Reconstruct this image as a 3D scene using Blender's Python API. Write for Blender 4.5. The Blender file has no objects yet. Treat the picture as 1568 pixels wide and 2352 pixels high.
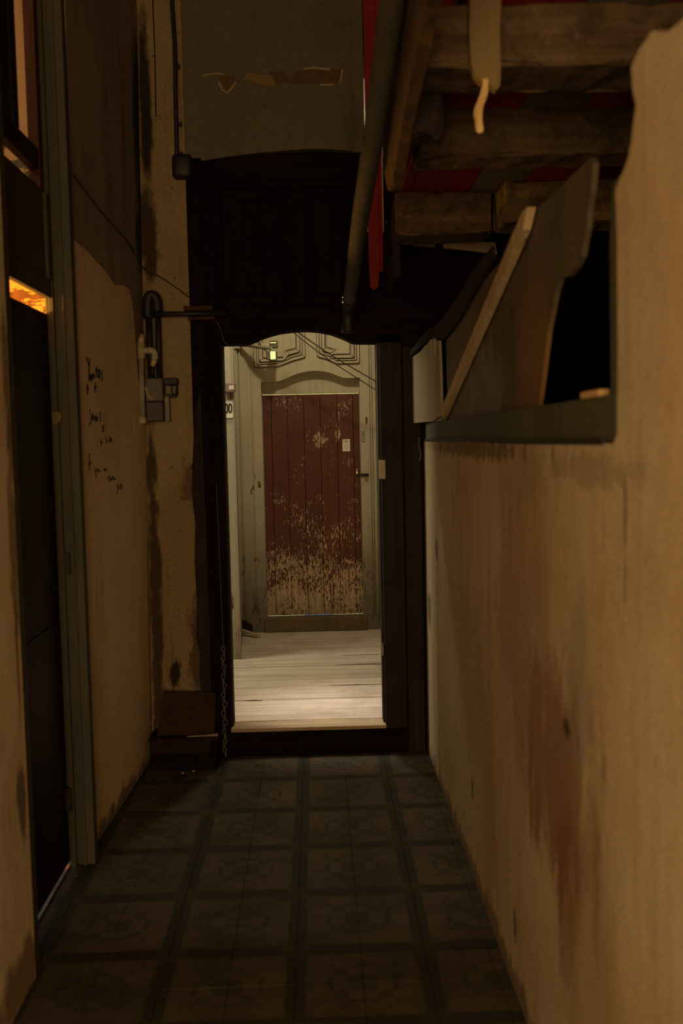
import bpy, bmesh, math, random
from mathutils import Vector, Matrix
random.seed(7)
scene = bpy.context.scene
col = scene.collection

# ------------------------------------------------------------------ camera
FPX = 2287.0                       # 35 mm lens on a 36 mm tall frame
yaw, pitch, roll = math.atan(56/FPX), math.atan(166/FPX), math.radians(1.2)
fw = Vector((math.sin(yaw)*math.cos(pitch), math.cos(yaw)*math.cos(pitch), -math.sin(pitch)))
rt = fw.cross(Vector((0, 0, 1))).normalized(); up = rt.cross(fw)
R = rt*math.cos(roll) - up*math.sin(roll); U = rt*math.sin(roll) + up*math.cos(roll)
cd = bpy.data.cameras.new('camera'); cam = bpy.data.objects.new('camera', cd); col.objects.link(cam)
cd.sensor_fit = 'VERTICAL'; cd.sensor_height = 36; cd.sensor_width = 24; cd.lens = 35
cd.clip_start = .05; cd.clip_end = 60
cd.dof.use_dof = True; cd.dof.focus_distance = 6.8; cd.dof.aperture_fstop = 2.8
m = Matrix((R, U, -fw)).transposed().to_4x4(); m.translation = Vector((0, 0, 1.6)); cam.matrix_world = m
scene.camera = cam

# ------------------------------------------------------------------ world, lights, exposure
w = bpy.data.worlds.new('world'); scene.world = w; w.use_nodes = True
w.node_tree.nodes['Background'].inputs[0].default_value = (1.0, .55, .3, 1)
w.node_tree.nodes['Background'].inputs[1].default_value = .004
vs = scene.view_settings
vs.view_transform = 'Standard'; vs.look = 'None'; vs.gamma = 1; vs.use_curve_mapping = False; vs.exposure = 0.0

def area(name, loc, target, sx, sy, power, color, spread=180):
    d = bpy.data.lights.new(name, 'AREA'); d.shape = 'RECTANGLE'; d.size = sx; d.size_y = sy
    d.energy = power; d.color = color; d.spread = math.radians(spread)
    o = bpy.data.objects.new(name, d); col.objects.link(o); o.location = loc
    o.rotation_euler = (Vector(target) - Vector(loc)).to_track_quat('-Z', 'Y').to_euler()
    return o
def point(name, loc, power, color, r=.06):
    d = bpy.data.lights.new(name, 'POINT'); d.energy = power; d.color = color; d.shadow_soft_size = r
    o = bpy.data.objects.new(name, d); col.objects.link(o); o.location = loc
    return o
area('corridor_fill', (-.2, -2.5, 1.7), (-.2, 5, 1.7), 1.3, 2.2, 115, (1.0, .70, .37))  # added fill from behind the camera, standing inside the closed rear wall
area('side_key_light', (-1.25, -.35, 1.55), (.54, .6, 1.5), 1.3, 1.2, 27, (1.0, .71, .39))  # added light for the right wall, set outside the made-up window
area('hall_window_daylight', (-2.15, 5.85, 2.25), (.2, 6.0, 1.2), .9, 1.2, 45, (1.0, .90, .70))
point('hall_ceiling_bulb', (-.12, 6.15, 3.25), 60, (1.0, .87, .63), .06)
area('threshold_patch_light', (-.2, 5.7, 3.3), (.06, 5.38, .14), .30, .10, 1.6, (1.0, .88, .82), 22)  # narrow light added for the bright patch by the threshold, no skylight built
point('side_room_lamp', (-1.55, 3.55, 2.0), 110, (1.0, .50, .10))
point('loft_lamp', (-1.6, 3.4, 3.1), 13, (1.0, .62, .30))
area('door_gap_light', (-1.75, 3.45, .25), (-.98, 3.45, 0), .5, .3, 5, (.85, .93, 1.0))  # added cool light that brightens the slit under the left door
area('yard_daylight', (0, 8.6, 2.9), (0, 8.0, .2), 1.2, .8, 30, (1.0, 1.0, .92))

# ------------------------------------------------------------------ node helpers
class T:
    def __init__(s, name, rough=.85, spec=.2):
        s.m = bpy.data.materials.new(name); s.m.use_nodes = True; s.nt = s.m.node_tree
        s.b = s.nt.nodes['Principled BSDF']; s.b.inputs['Roughness'].default_value = rough
        s.b.inputs['Specular IOR Level'].default_value = spec
        s._p = None
    def n(s, t, ins=None, **kw):
        nd = s.nt.nodes.new(t)
        for k, v in kw.items(): setattr(nd, k, v)
        for k, v in (ins or {}).items():
            if hasattr(v, 'is_linked') or isinstance(v, bpy.types.NodeSocket): s.nt.links.new(v, nd.inputs[k])
            else: nd.inputs[k].default_value = v
        return nd
    def pos(s):
        if s._p is None: s._p = s.n('ShaderNodeNewGeometry').outputs['Position']
        return s._p
    def vm(s, op, a, b): return s.n('ShaderNodeVectorMath', {0: a, 1: b}, operation=op).outputs[0]
    def math(s, op, a, b=0.0, clamp=False):
        return s.n('ShaderNodeMath', {0: a, 1: b}, operation=op, use_clamp=clamp).outputs[0]
    def noise(s, scale=1, detail=5, rough=.55, dist=0, vec=None, stretch=None, off=None):
        v = vec if vec is not None else s.pos()
        if stretch: v = s.vm('MULTIPLY', v, stretch)
        if off: v = s.vm('ADD', v, off)
        return s.n('ShaderNodeTexNoise', {'Vector': v, 'Scale': scale, 'Detail': detail, 'Roughness': rough, 'Distortion': dist}).outputs[0]
    def ramp(s, f, a, b, lo=0.0, hi=1.0):
        return s.n('ShaderNodeMapRange', {0: f, 1: a, 2: b, 3: lo, 4: hi}, interpolation_type='SMOOTHSTEP').outputs[0]
    def mix(s, f, a, b, mode='MIX'):
        nd = s.n('ShaderNodeMix', data_type='RGBA', blend_type=mode)
        for i, v in ((0, f), (6, a), (7, b)):
            if isinstance(v, bpy.types.NodeSocket): s.nt.links.new(v, nd.inputs[i])
            else: nd.inputs[i].default_value = (*v, 1) if isinstance(v, tuple) and len(v) == 3 else v
        return nd.outputs[2]
    def stain(s, c, centre, radius, colr, strength, wob=1.0, freq=7, soft=.45, streaky=.35):
        v = s.vm('DIVIDE', s.vm('SUBTRACT', s.pos(), centre), radius)
        l = s.n('ShaderNodeVectorMath', {0: v}, operation='LENGTH').outputs['Value']
        nz = s.math('MULTIPLY', s.math('SUBTRACT', s.noise(freq, 6, .65, stretch=(1.6, 1.6, streaky*1.6), off=tuple(centre)), .5), wob*2.4)
        f = s.ramp(s.math('ADD', l, nz), 1.0-soft, 1.0+soft*.4, strength, 0.0)
        return s.mix(f, c, colr)
    def done(s, c, bump=None, strength=.3, dist=.01):
        if isinstance(c, bpy.types.NodeSocket): s.nt.links.new(c, s.b.inputs['Base Color'])
        else: s.b.inputs['Base Color'].default_value = (*c, 1)
        if bump is not None:
            bn = s.n('ShaderNodeBump', {'Strength': strength, 'Distance': dist, 'Height': bump})
            s.nt.links.new(bn.outputs[0], s.b.inputs['Normal'])
        return s.m

def plaster(name, base, alt, dirt, streak=.5, spot=.5, stains=(), rough=.92, bump=.35, scale=1.7, drip=.3):
    t = T(name, rough)
    n1 = t.noise(scale, 7, .6)
    c = t.mix(t.ramp(n1, .38, .66), base, alt)
    n2 = t.noise(1, 6, .6, .4, stretch=(7, 7, .8))
    c = t.mix(t.math('MULTIPLY', t.ramp(n2, .48, .76), streak), c, dirt)
    n3 = t.noise(24, 4, .6)
    c = t.mix(t.math('MULTIPLY', t.ramp(n3, .66, .73), spot), c, tuple(v*.45 for v in dirt))
    n4 = t.noise(5, 8, .7, off=(3, 9, 1))
    c = t.mix(t.math('MULTIPLY', t.ramp(n4, .42, .7), .35), c, tuple(v*1.25 for v in alt))
    n5 = t.noise(1, 4, .6, .3, stretch=(34, 34, 1.3), off=(1, 4, 7))
    c = t.mix(t.math('MULTIPLY', t.ramp(n5, .55, .74), drip), c, tuple(v*.75 for v in dirt))
    n6 = t.noise(60, 4, .7, off=(2, 2, 2))
    c = t.mix(t.math('MULTIPLY', t.ramp(n6, .62, .70), spot*.6), c, tuple(v*.6 for v in dirt))
    for st in stains: c = t.stain(c, *st)
    g = t.noise(130, 2)
    c = t.mix(.18, c, t.mix(t.ramp(g, .3, .7), (.2, .2, .2), (.8, .8, .8)), 'OVERLAY')
    h = t.math('ADD', t.noise(9, 6, .6), t.math('MULTIPLY', g, .12))
    return t.done(c, h, bump, .012)

def wood(name, c1, c2, axis='x', fine=28, along=1.2, rough=.8, bump=.3, blotch=None, spec=.2, knots=.0):
    t = T(name, rough, spec)
    st = {'x': (along, fine, fine), 'y': (fine, along, fine), 'z': (fine, fine, along)}[axis]
    g = t.noise(1, 7, .65, .6, stretch=st)
    c = t.mix(t.ramp(g, .34, .68), c1, c2)
    b = t.noise(3, 5, .6)
    c = t.mix(t.math('MULTIPLY', t.ramp(b, .45, .7), .5), c, blotch or tuple(v*.45 for v in c1))
    if knots:
        k2 = t.noise(13, 7, .7, .4, off=(4, 1, 6))
        c = t.mix(t.math('MULTIPLY', t.ramp(k2, .46, .64), knots), c, tuple(v*.3 for v in c1))
        c = t.mix(t.math('MULTIPLY', t.ramp(t.noise(9, 7, .7, off=(8, 8, 3)), .56, .70), knots*.7), c, tuple(min(1, v*1.7) for v in c1))
    return t.done(c, t.math('ADD', g, t.math('MULTIPLY', b, .4)), bump, .006)

def chipped(name, paint, paint2, under, dirt, zlo, zhi, t_lo, t_hi, stretch=(26, 26, 9), patches=(), rough=.75, spec=.25, low=None):
    """old paint worn away down to the wood: little chips everywhere, more of them between zhi and zlo"""
    t = T(name, rough, spec)
    z = t.n('ShaderNodeSeparateXYZ', {0: t.pos()}).outputs[2]
    p = t.mix(t.ramp(t.noise(2.2, 5, .6), .35, .68), paint, paint2)
    p = t.mix(t.math('MULTIPLY', t.ramp(t.noise(1, 5, .6, .3, stretch=(40, 40, 1.1)), .5, .75), .5), p, dirt)
    u = t.mix(t.ramp(t.noise(1, 6, .6, .5, stretch=(45, 45, 2)), .32, .7), under, tuple(v*.55 for v in under))
    grain = t.noise(1, 7, .72, .5, stretch=stretch)
    big = t.noise(5, 4, .6, off=(5, 2, 8))
    v = t.math('ADD', t.math('MULTIPLY', grain, .7), t.math('MULTIPLY', big, .3))
    th = t.ramp(z, zlo, zhi, t_lo, t_hi)
    for ctr, rad, k in patches:
        d = t.vm('DIVIDE', t.vm('SUBTRACT', t.pos(), ctr), rad)
        l = t.n('ShaderNodeVectorMath', {0: d}, operation='LENGTH').outputs['Value']
        th = t.math('SUBTRACT', th, t.ramp(l, .2, 1.0, k, 0.0))
    f = t.ramp(t.math('SUBTRACT', v, th), -.006, .014)
    c = t.mix(f, p, u)
    c = t.mix(t.math('MULTIPLY', t.ramp(t.noise(70, 3, .6, off=(6, 6, 6)), .66, .72), .55), c, tuple(v*.4 for v in dirt))
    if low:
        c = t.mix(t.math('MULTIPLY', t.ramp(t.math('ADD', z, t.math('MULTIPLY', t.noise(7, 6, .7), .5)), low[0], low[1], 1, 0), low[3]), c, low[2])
    return t.done(c, t.math('ADD', t.math('MULTIPLY', f, -.5), t.math('MULTIPLY', grain, .5)), .3, .004)

def plain(name, c, rough=.6, metal=0, spec=.4, var=.35):
    t = T(name, rough, spec); t.b.inputs['Metallic'].default_value = metal
    n = t.noise(14, 5, .65)
    return t.done(t.mix(t.ramp(n, .35, .7), c, tuple(v*(1-var) for v in c)), n, .15, .003)

M = {}
BLK = (.012, .006, .004)
# --- setting
M['wall_right'] = plaster('cream plaster right', (.50, .41, .26), (.44, .32, .17), (.26, .17, .08), .42, .5, stains=(
    ((.54, 2.24, .80), (.3, .36, .27), (.19, .06, .03), .7, 1.2, 6),
    ((.54, 2.15, .58), (.3, .13, .26), (.19, .06, .03), .6, 1.0, 7),
    ((.54, 2.62, 1.10), (.3, .40, .42), (.30, .17, .09), .55, .9, 3.5),
    ((.54, 2.05, 1.08), (.3, .10, .25), (.26, .22, .16), .5, .8, 6),
    ((.54, 1.73, 1.46), (.2, .007, .075), (.03, .018, .01), .85, .5, 40),
    ((.54, 1.73, 1.34), (.2, .005, .05), (.05, .03, .015), .8, .5, 40),
    ((.54, 2.15, .955), (.2, .03, .022), (.03, .015, .01), .8, .9, 30),
    ((.54, 4.50, 1.09), (.2, .05, .06), (.10, .06, .03), .75, .7, 20),
    ((.54, 4.83, .76), (.2, .08, .09), (.09, .055, .03), .75, .8, 20),
    ((.54, 2.75, .20), (.2, .02, .06), (.03, .02, .01), .8, .8, 30),
    ((.54, 3.52, .33), (.2, .02, .05), (.03, .02, .01), .85, .7, 30),
    ((.54, 1.95, 1.53), (.2, .35, .04), (.20, .13, .07), .4, 1.2, 9),
    ((.54, 3.6, 1.56), (.2, 1.2, .035), (.08, .055, .03), .7, 1.3, 12),
    ((.54, 2.6, 1.50), (.2, .28, .08), (.24, .16, .08), .35, 1.2, 12),
    ((.54, 1.95, .42), (.2, .25, .5), (.34, .22, .10), .5, .8, 4),
    ((.54, 3.2, .0), (.2, 2.2, .07), (.10, .065, .035), .7, 1.3, 9)))
M['wall_left_near'] = plaster('cream plaster near', (0.715, 0.6006, 0.4004), (0.6006, 0.4719, 0.286), (0.3146, 0.2145, 0.1144), .5, .5, stains=(
    ((-.88, 2.90, 1.75), (.3, .06, .24), (.20, .12, .05), .8, 1.2, 9),
    ((-.88, 2.90, 1.35), (.3, .05, .30), (.13, .085, .04), .7, 1.3, 9),
    ((-.88, 2.86, .56), (.3, .05, .12), (.11, .095, .065), .85, .9, 12),
    ((-.88, 2.78, .06), (.3, .3, .10), (.16, .09, .035), .8, 1.0, 8),
    ((-.88, 2.88, 1.02), (.3, .012, .22), (.06, .04, .02), .7, .6, 20)))
M['wall_left_far'] = plaster('dirty brown plaster', (.25, .20, .125), (.19, .145, .085), (.09, .062, .036), .7, .45, stains=(
    ((-.83, 4.93, 3.2), (.2, .10, .42), BLK, .95, .8, 7),
    ((-.83, 4.96, 2.62), (.2, .10, .26), BLK, .9, 1.1, 9)))
M['coat'] = plaster('pale overpaint', (0.621, 0.4725, 0.2835), (0.54, 0.3915, 0.2228), (0.3645, 0.243, 0.1215), .4, .25, stains=(
    ((-.87, 4.97, .5), (.2, .04, .9), (.10, .065, .03), .6, 1.0, 9),
    ((-.89, 4.2, .0), (.2, .9, .07), (.10, .06, .03), .8, 1.2, 9)))
M['wall_back'] = plaster('ochre plaster', (.245, .175, .085), (.195, .135, .062), (.085, .055, .028), .65, .8, stains=(
    ((-.79, 4.97, 3.25), (.035, .2, .45), BLK, .95, .7, 9),
    ((-.80, 4.97, 2.62), (.05, .2, .24), BLK, .85, 1.0, 11),
    ((-.82, 4.97, .85), (.035, .2, .95), (.02, .012, .007), .85, 1.0, 10),
    ((-.735, 4.97, .44), (.03, .2, .07), BLK, .95, 1.0, 16),
    ((-.62, 4.97, 1.4), (.06, .2, .12), (.05, .03, .015), .6, 1.4, 20),
    ((-.6, 4.97, .55), (.07, .2, .35), (.05, .03, .015), .8, 1.2, 12)))
M['wall_upper'] = plaster('grey green stained plaster', (0.1118, 0.09, 0.0518), (0.0928, 0.0791, 0.0464), (0.0546, 0.0464, 0.0246), .45, .5, stains=(
    ((-.58, 4.97, 3.55), (.12, .2, .22), (.10, .09, .05), .6, 1.2, 6),
    ((.08, 4.97, 3.62), (.14, .2, .16), (.085, .075, .04), .6, 1.3, 8),
    ((.20, 4.97, 3.14), (.06, .2, .18), (.07, .065, .035), .7, 1.1, 9)), scale=3)
M['exposed'] = plaster('exposed brown daub', (0.1084, 0.0606, 0.0224), (0.0892, 0.0478, 0.0191), (0.0638, 0.0319, 0.0128), .3, .3)
M['exposed_tan'] = plaster('exposed tan daub', (0.195, 0.1275, 0.0488), (0.165, 0.105, 0.0413), (0.1125, 0.0675, 0.0225), .3, .3)
M['plaster_lip'] = plain('broken plaster edge', (.32, .23, .12), .95)
M['shadowy'] = plaster('soot dark plaster', (.035, .02, .012), (.028, .016, .01), (.015, .008, .005), .4, .3)  # near-black colour stands in for the darkness of the unlit room
M['ceiling_high'] = plaster('dark ceiling boards', (.10, .07, .04), (.08, .055, .03), (.04, .03, .02), .4, .4)
M['side_wall'] = chipped('lower side room paint', (.62, .30, .07), (.55, .26, .06), (.16, .07, .02), (.35, .16, .04), 2.0, 2.6, .50, .56, stretch=(9, 9, 22))
M['loft_wall'] = chipped('loft room paint', (.55, .40, .24), (.50, .36, .21), (.16, .16, .14), (.45, .30, .17), 2.78, 2.96, .46, .66, stretch=(14, 14, 18))
M['side_floor'] = plain('pale side room floor', (.55, .55, .52), .6)
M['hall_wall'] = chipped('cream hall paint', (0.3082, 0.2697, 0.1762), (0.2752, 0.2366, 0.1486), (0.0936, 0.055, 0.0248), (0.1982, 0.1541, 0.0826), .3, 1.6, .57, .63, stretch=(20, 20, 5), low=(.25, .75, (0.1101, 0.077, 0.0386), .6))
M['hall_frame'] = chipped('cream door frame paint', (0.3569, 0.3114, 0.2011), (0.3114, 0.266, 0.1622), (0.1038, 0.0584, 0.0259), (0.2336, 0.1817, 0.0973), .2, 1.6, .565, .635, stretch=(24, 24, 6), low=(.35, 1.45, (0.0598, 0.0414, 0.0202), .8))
M['hall_sill'] = plaster('grubby stone sill', (0.11, 0.08, 0.0425), (0.085, 0.06, 0.03), (0.04, 0.025, 0.0125), .4, .6)
M['plank'] = wood('worn grey floorboard', (0.4995, 0.4253, 0.3307), (0.3645, 0.297, 0.216), 'x', 30, .9, .7, .35, (0.2295, 0.1688, 0.108))
M['threshold_top'] = wood('worn threshold', (.42, .33, .20), (.30, .22, .12), 'x', 34, 1.2, .85, .5, (.13, .085, .045))
M['dark_wood'] = wood('dark brown door wood', (0.01, 0.004, 0.0025), (0.006, 0.0025, 0.0018), 'z', 30, .8, .85, .3, None, .05)
M['dark_wood_x'] = wood('dark brown rail wood', (0.011, 0.0045, 0.003), (0.0065, 0.003, 0.002), 'x', 30, .8, .85, .3, None, .05)
M['post_wood'] = wood('dark weathered post wood', (0.0231, 0.0154, 0.0081), (0.0116, 0.0073, 0.0039), 'z', 30, .8, .8, .4, (0.0069, 0.0035, 0.0023))
M['maroon'] = wood('dark maroon door paint', (0.0147, 0.0034, 0.0025), (0.0101, 0.0025, 0.0021), 'z', 12, .5, .55, .15)
M['frame_green'] = chipped('grey green frame paint', (0.0696, 0.0611, 0.0358), (0.0527, 0.0485, 0.0295), (0.0422, 0.0232, 0.0105), (0.0316, 0.0253, 0.0148), 0, 3, .62, .70, stretch=(20, 20, 4))
M['frame_dark_green'] = chipped('dark green frame paint', (0.081, 0.081, 0.0378), (0.0648, 0.0626, 0.0324), (0.108, 0.0594, 0.0216), (0.0324, 0.027, 0.0162), 0, 3, .60, .66, stretch=(8, 8, 14))
M['brown_frame'] = wood('red brown sash wood', (.07, .025, .012), (.045, .016, .008), 'z')
M['red_door'] = chipped('red brown door paint', (0.0874, 0.0264, 0.0126), (0.069, 0.0196, 0.0103), (0.414, 0.299, 0.161), (0.0391, 0.0138, 0.008), .28, 1.30, .46, .600,
                        stretch=(75, 75, 26), patches=(((.03, 7.56, 1.59), (.075, .3, .10), .10), ((.17, 7.56, 1.65), (.04, .3, .12), .12),
                        ((.16, 7.56, 1.78), (.07, .3, .10), .05), ((.22, 7.56, 1.87), (.09, .3, .06), .05), ((.24, 7.56, 1.43), (.09, .3, .09), .07), ((.13, 7.56, 1.47), (.05, .3, .10), .05),
                        ((-.29, 7.56, 1.18), (.10, .3, .10), .05)), low=(.26, .72, (.055, .038, .021), .75))
M['joist'] = wood('rough brown joist', (0.1107, 0.0711, 0.0326), (0.0659, 0.0379, 0.0168), 'x', 26, 1.0, .9, .6, (0.0316, 0.0174, 0.0095), knots=.8)
M['joist_tan'] = wood('rough tan joist', (0.21, 0.1435, 0.0595), (0.133, 0.084, 0.035), 'x', 26, 2.0, .9, .6, (0.07, 0.042, 0.0175), knots=.8)
M['trimmer'] = wood('brown trimmer plank', (0.0806, 0.0464, 0.0181), (0.0605, 0.0322, 0.0121), 'y', 22, 1.0, .9, .4, (0.0322, 0.0181, 0.0081), knots=.8)
M['char'] = wood('blackened timber', (.022, .011, .007), (.012, .006, .004), 'y')
M['red_board'] = wood('red painted board', (.23, .014, .012), (.19, .010, .010), 'y', 12, .5, .7, .15, (.12, .008, .007))
M['grey_board'] = wood('grey bare board', (.15, .13, .085), (.11, .09, .055), 'y')
M['pale_wood'] = wood('pale bare wood', (.50, .38, .21), (.40, .28, .14), 'z', 26, 2, .8, .3, (.34, .24, .12))
M['pale_strip'] = plain('pale dusty wood', (.42, .33, .20), .85)
M['tan_stub'] = wood('tan torn wood', (0.1882, 0.1299, 0.0538), (0.1523, 0.0986, 0.0381), 'z', 18, 2, .9, .4, (0.1165, 0.0717, 0.0269))
M['splinter'] = plain('bright splinter wood', (.62, .40, .15), .8)
t_ = T('torn plywood', .7, .25)
g_ = t_.noise(1, 7, .65, .5, stretch=(22, 22, 1.2))
c_ = t_.mix(t_.ramp(g_, .32, .70), (.115, .088, .048), (.080, .060, .033))
c_ = t_.mix(t_.math('MULTIPLY', t_.ramp(t_.noise(2.6, 6, .65), .42, .68), .6), c_, (.065, .045, .024))
c_ = t_.stain(c_, (.58, 2.62, 1.74), (.2, .22, .32), (.17, .085, .026), .8, .8, 6)
c_ = t_.stain(c_, (.58, 3.35, 1.76), (.2, .45, .16), (.165, .150, .125), .75, 1.0, 7)  # lighter grey patch paints in the light from the hall
M['plywood'] = t_.done(c_, g_, .25, .005)
M['plywood_pale'] = wood('pale plywood', (0.306, 0.2465, 0.1445), (0.255, 0.1997, 0.1105), 'z', 20, 1.0, .8, .25, (0.204, 0.153, 0.085))
M['pipe'] = plain('dull grey drain pipe', (0.0594, 0.0495, 0.0297), .75)
M['black_iron'] = plain('black iron', (0.0126, 0.007, 0.0056), .6)
M['steel'] = plain('bright steel', (.70, .66, .58), .3, .8)
M['dull_metal'] = plain('dull metal', (.20, .17, .13), .45, .6)
M['box_grey'] = plain('grey meter box', (0.1013, 0.0863, 0.0562), .6)
M['box_grey_dark'] = plain('dark grey meter box', (.05, .04, .028), .6)
M['pvc'] = plain('yellowed pvc', (.36, .29, .165), .5)
M['pvc_dull'] = plain('dusty pvc', (.25, .20, .115), .7)
M['cable'] = plain('dark cable', (.03, .02, .012), .7)
M['wire'] = plain('grey brown wire', (.12, .085, .05), .7)
M['cardboard'] = plain('brown board', (0.0408, 0.0216, 0.0096), .9, 0, .1)
M['cardboard_dark'] = plain('dark brown board', (0.024, 0.0106, 0.0053), .9, 0, .1)
M['dusty_chain'] = plain('dusty chain', (.10, .08, .055), .8)
M['cream_box'] = plain('mauve plastic box', (.22, .14, .11), .5)
M['plate_white'] = plain('white plate', (.62, .56, .44), .5)
M['ink'] = plain('black ink', (.014, .009, .006), .9, 0, .1, .1)
M['paper'] = plain('white paper', (.66, .60, .48), .8)
M['ink_grey'] = plain('grey ink', (.20, .17, .13), .8)
M['lamp_arm'] = plain('pale lamp arm', (.36, .30, .19), .6)
M['lamp_dark'] = plain('dark lamp box', (.10, .085, .05), .6)
M['lens'] = plain('yellow green lens', (.75, .82, .38), .4)
_t = T('lit lens', .4); _t.b.inputs['Emission Color'].default_value = (.75, .85, .35, 1); _t.b.inputs['Emission Strength'].default_value = .55
M['lens'] = _t.done((.75, .82, .38))
M['yard_yellow'] = plain('yellow painted paving', (.80, .70, .28), .8)
M['yard_blue'] = plain('blue painted paving', (.12, .26, .55), .8)
M['crumb'] = plain('yellow crumb', (.60, .42, .12), .8)
M['scar'] = plain('dark wood scar', (.10, .06, .03), .95)  # also draws the shade lines in the panel grooves

# floor tile: quarter of a four-tile star design, border band on two sides
def tile_material():
    t = T('patterned cement tile', .8, .15)
    oc = t.n('ShaderNodeTexCoord').outputs['Object']
    uv = t.vm('ADD', t.vm('MULTIPLY', oc, (5, 5, 5)), (.5, .5, 0))
    xyz = t.n('ShaderNodeSeparateXYZ', {0: uv}); u, v = xyz.outputs[0], xyz.outputs[1]
    mn, mx = t.math('MINIMUM', u, v), t.math('MAXIMUM', u, v)
    wob = t.math('MULTIPLY', t.math('SUBTRACT', t.noise(22, 3), .5), .10)
    band = t.ramp(t.math('ADD', mn, wob), .13, .17, 1, 0)
    corner = t.ramp(t.math('ADD', mx, wob), .22, .26, 1, 0)
    du, dv = t.math('SUBTRACT', 1.0, u), t.math('SUBTRACT', 1.0, v)
    cheb = t.math('MAXIMUM', du, dv)
    chk = t.math('MULTIPLY', t.math('SINE', t.math('MULTIPLY', du, 14.5)), t.math('SINE', t.math('MULTIPLY', dv, 14.5)))
    star = t.math('MULTIPLY', t.ramp(t.math('ADD', cheb, wob), .50, .54, 1, 0), t.ramp(t.math('ADD', chk, wob), -.02, .08))
    diag = t.ramp(t.math('ABSOLUTE', t.math('SUBTRACT', t.math('ADD', du, dv), .72)), .05, .08, 1, 0)
    big = t.noise(2.2, 6, .65)
    base = t.mix(t.ramp(big, .35, .68), (.098, .074, .040), (.066, .055, .034))
    rnd = t.n('ShaderNodeObjectInfo').outputs['Random']
    base = t.mix(t.math('MULTIPLY', rnd, .4), base, (.058, .042, .022))
    c = t.mix(t.math('MULTIPLY', band, .85), base, (.022, .025, .018))
    c = t.mix(t.math('MULTIPLY', corner, .5), c, (.055, .047, .030))
    c = t.mix(t.math('MULTIPLY', star, .55), c, (.030, .029, .020))
    c = t.mix(t.math('MULTIPLY', t.math('MULTIPLY', diag, t.ramp(cheb, .5, .55, 1, 0)), .25), c, (.085, .068, .04))
    c = t.mix(t.math('MULTIPLY', t.ramp(t.noise(4, 8, .72), .40, .68), .75), c, (.030, .025, .015))
    return t.done(c, t.noise(30, 5), .12, .004)
M['tile'] = tile_material()
M['grout'] = plain('dark grout', (.035, .027, .016), .95)

# ------------------------------------------------------------------ mesh helpers
def box(bm, x0, x1, y0, y1, z0, z1, bev=0, map=None):
    vs_ = [bm.verts.new(p) for p in ((x0,y0,z0),(x1,y0,z0),(x1,y1,z0),(x0,y1,z0),(x0,y0,z1),(x1,y0,z1),(x1,y1,z1),(x0,y1,z1))]
    fs = [bm.faces.new([vs_[i] for i in f]) for f in ((3,2,1,0),(4,5,6,7),(0,1,5,4),(1,2,6,5),(2,3,7,6),(3,0,4,7))]
    if bev:
        es = list({e for f in fs for e in f.edges})
        r = bmesh.ops.bevel(bm, geom=es, offset=bev, segments=2, affect='EDGES', profile=.5)
        vs_ = list({v for f in r['faces'] for v in f.verts} | {v for v in vs_ if v.is_valid})
    if map:
        for v in vs_:
            if v.is_valid: v.co = map(v.co)
    return vs_
def prism(bm, pts, vec):
    """closed outline pts (3-D, planar) pushed along vec"""
    vec = Vector(vec); a = [bm.verts.new(Vector(p)) for p in pts]; b = [bm.verts.new(Vector(p)+vec) for p in pts]
    n = len(a); bm.faces.new(a); bm.faces.new(b[::-1])
    for i in range(n): bm.faces.new((a[i], b[i], b[(i+1) % n], a[(i+1) % n]))
    return a + b
def tube(bm, pts, r, seg=12, cap=True):
    pts = [Vector(p) for p in pts]; rs = r if isinstance(r, (list, tuple)) else [r]*len(pts)
    rings = []; prev = None
    for i, p in enumerate(pts):
        t = (pts[min(i+1, len(pts)-1)] - pts[max(i-1, 0)]).normalized()
        a = prev if prev else (Vector((0, 0, 1)) if abs(t.z) < .9 else Vector((1, 0, 0)))
        u = (a - t*a.dot(t)).normalized(); v = t.cross(u); prev = u
        rings.append([bm.verts.new(p + (u*math.cos(k*2*math.pi/seg) + v*math.sin(k*2*math.pi/seg))*rs[i]) for k in range(seg)])
    for A, B in zip(rings, rings[1:]):
        for k in range(seg): bm.faces.new((A[k], A[(k+1) % seg], B[(k+1) % seg], B[k]))
    if cap: bm.faces.new(rings[0][::-1]); bm.faces.new(rings[-1])
def ribbon(bm, pts, half, nrm, th):
    """flat strip along pts, its width in the plane at right angles to nrm"""
    nrm = Vector(nrm).normalized(); pts = [Vector(p) for p in pts]
    L_, R_ = [], []
    for i, p in enumerate(pts):
        t = (pts[min(i+1, len(pts)-1)] - pts[max(i-1, 0)]).normalized(); s = t.cross(nrm).normalized()
        h = half[i] if isinstance(half, (list, tuple)) else half
        L_.append(p + s*h); R_.append(p - s*h)
    prism(bm, L_ + R_[::-1], nrm*th)
def bars(bm, pts, half, nrm, th, closed=True):
    n = len(pts)
    for i in range(n if closed else n-1): ribbon(bm, (pts[i], pts[(i+1) % n]), half, nrm, th)
def smooth_path(pts, n=8):
    pts = [Vector(p) for p in pts]; out = []
    for i in range(len(pts)-1):
        p0, p1, p2, p3 = pts[max(i-1, 0)], pts[i], pts[i+1], pts[min(i+2, len(pts)-1)]
        for k in range(n):
            t = k/n
            out.append(.5*((2*p1) + (p2-p0)*t + (2*p0-5*p1+4*p2-p3)*t*t + (3*p1-p0-3*p2+p3)*t**3))
    return out + [pts[-1]]

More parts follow.
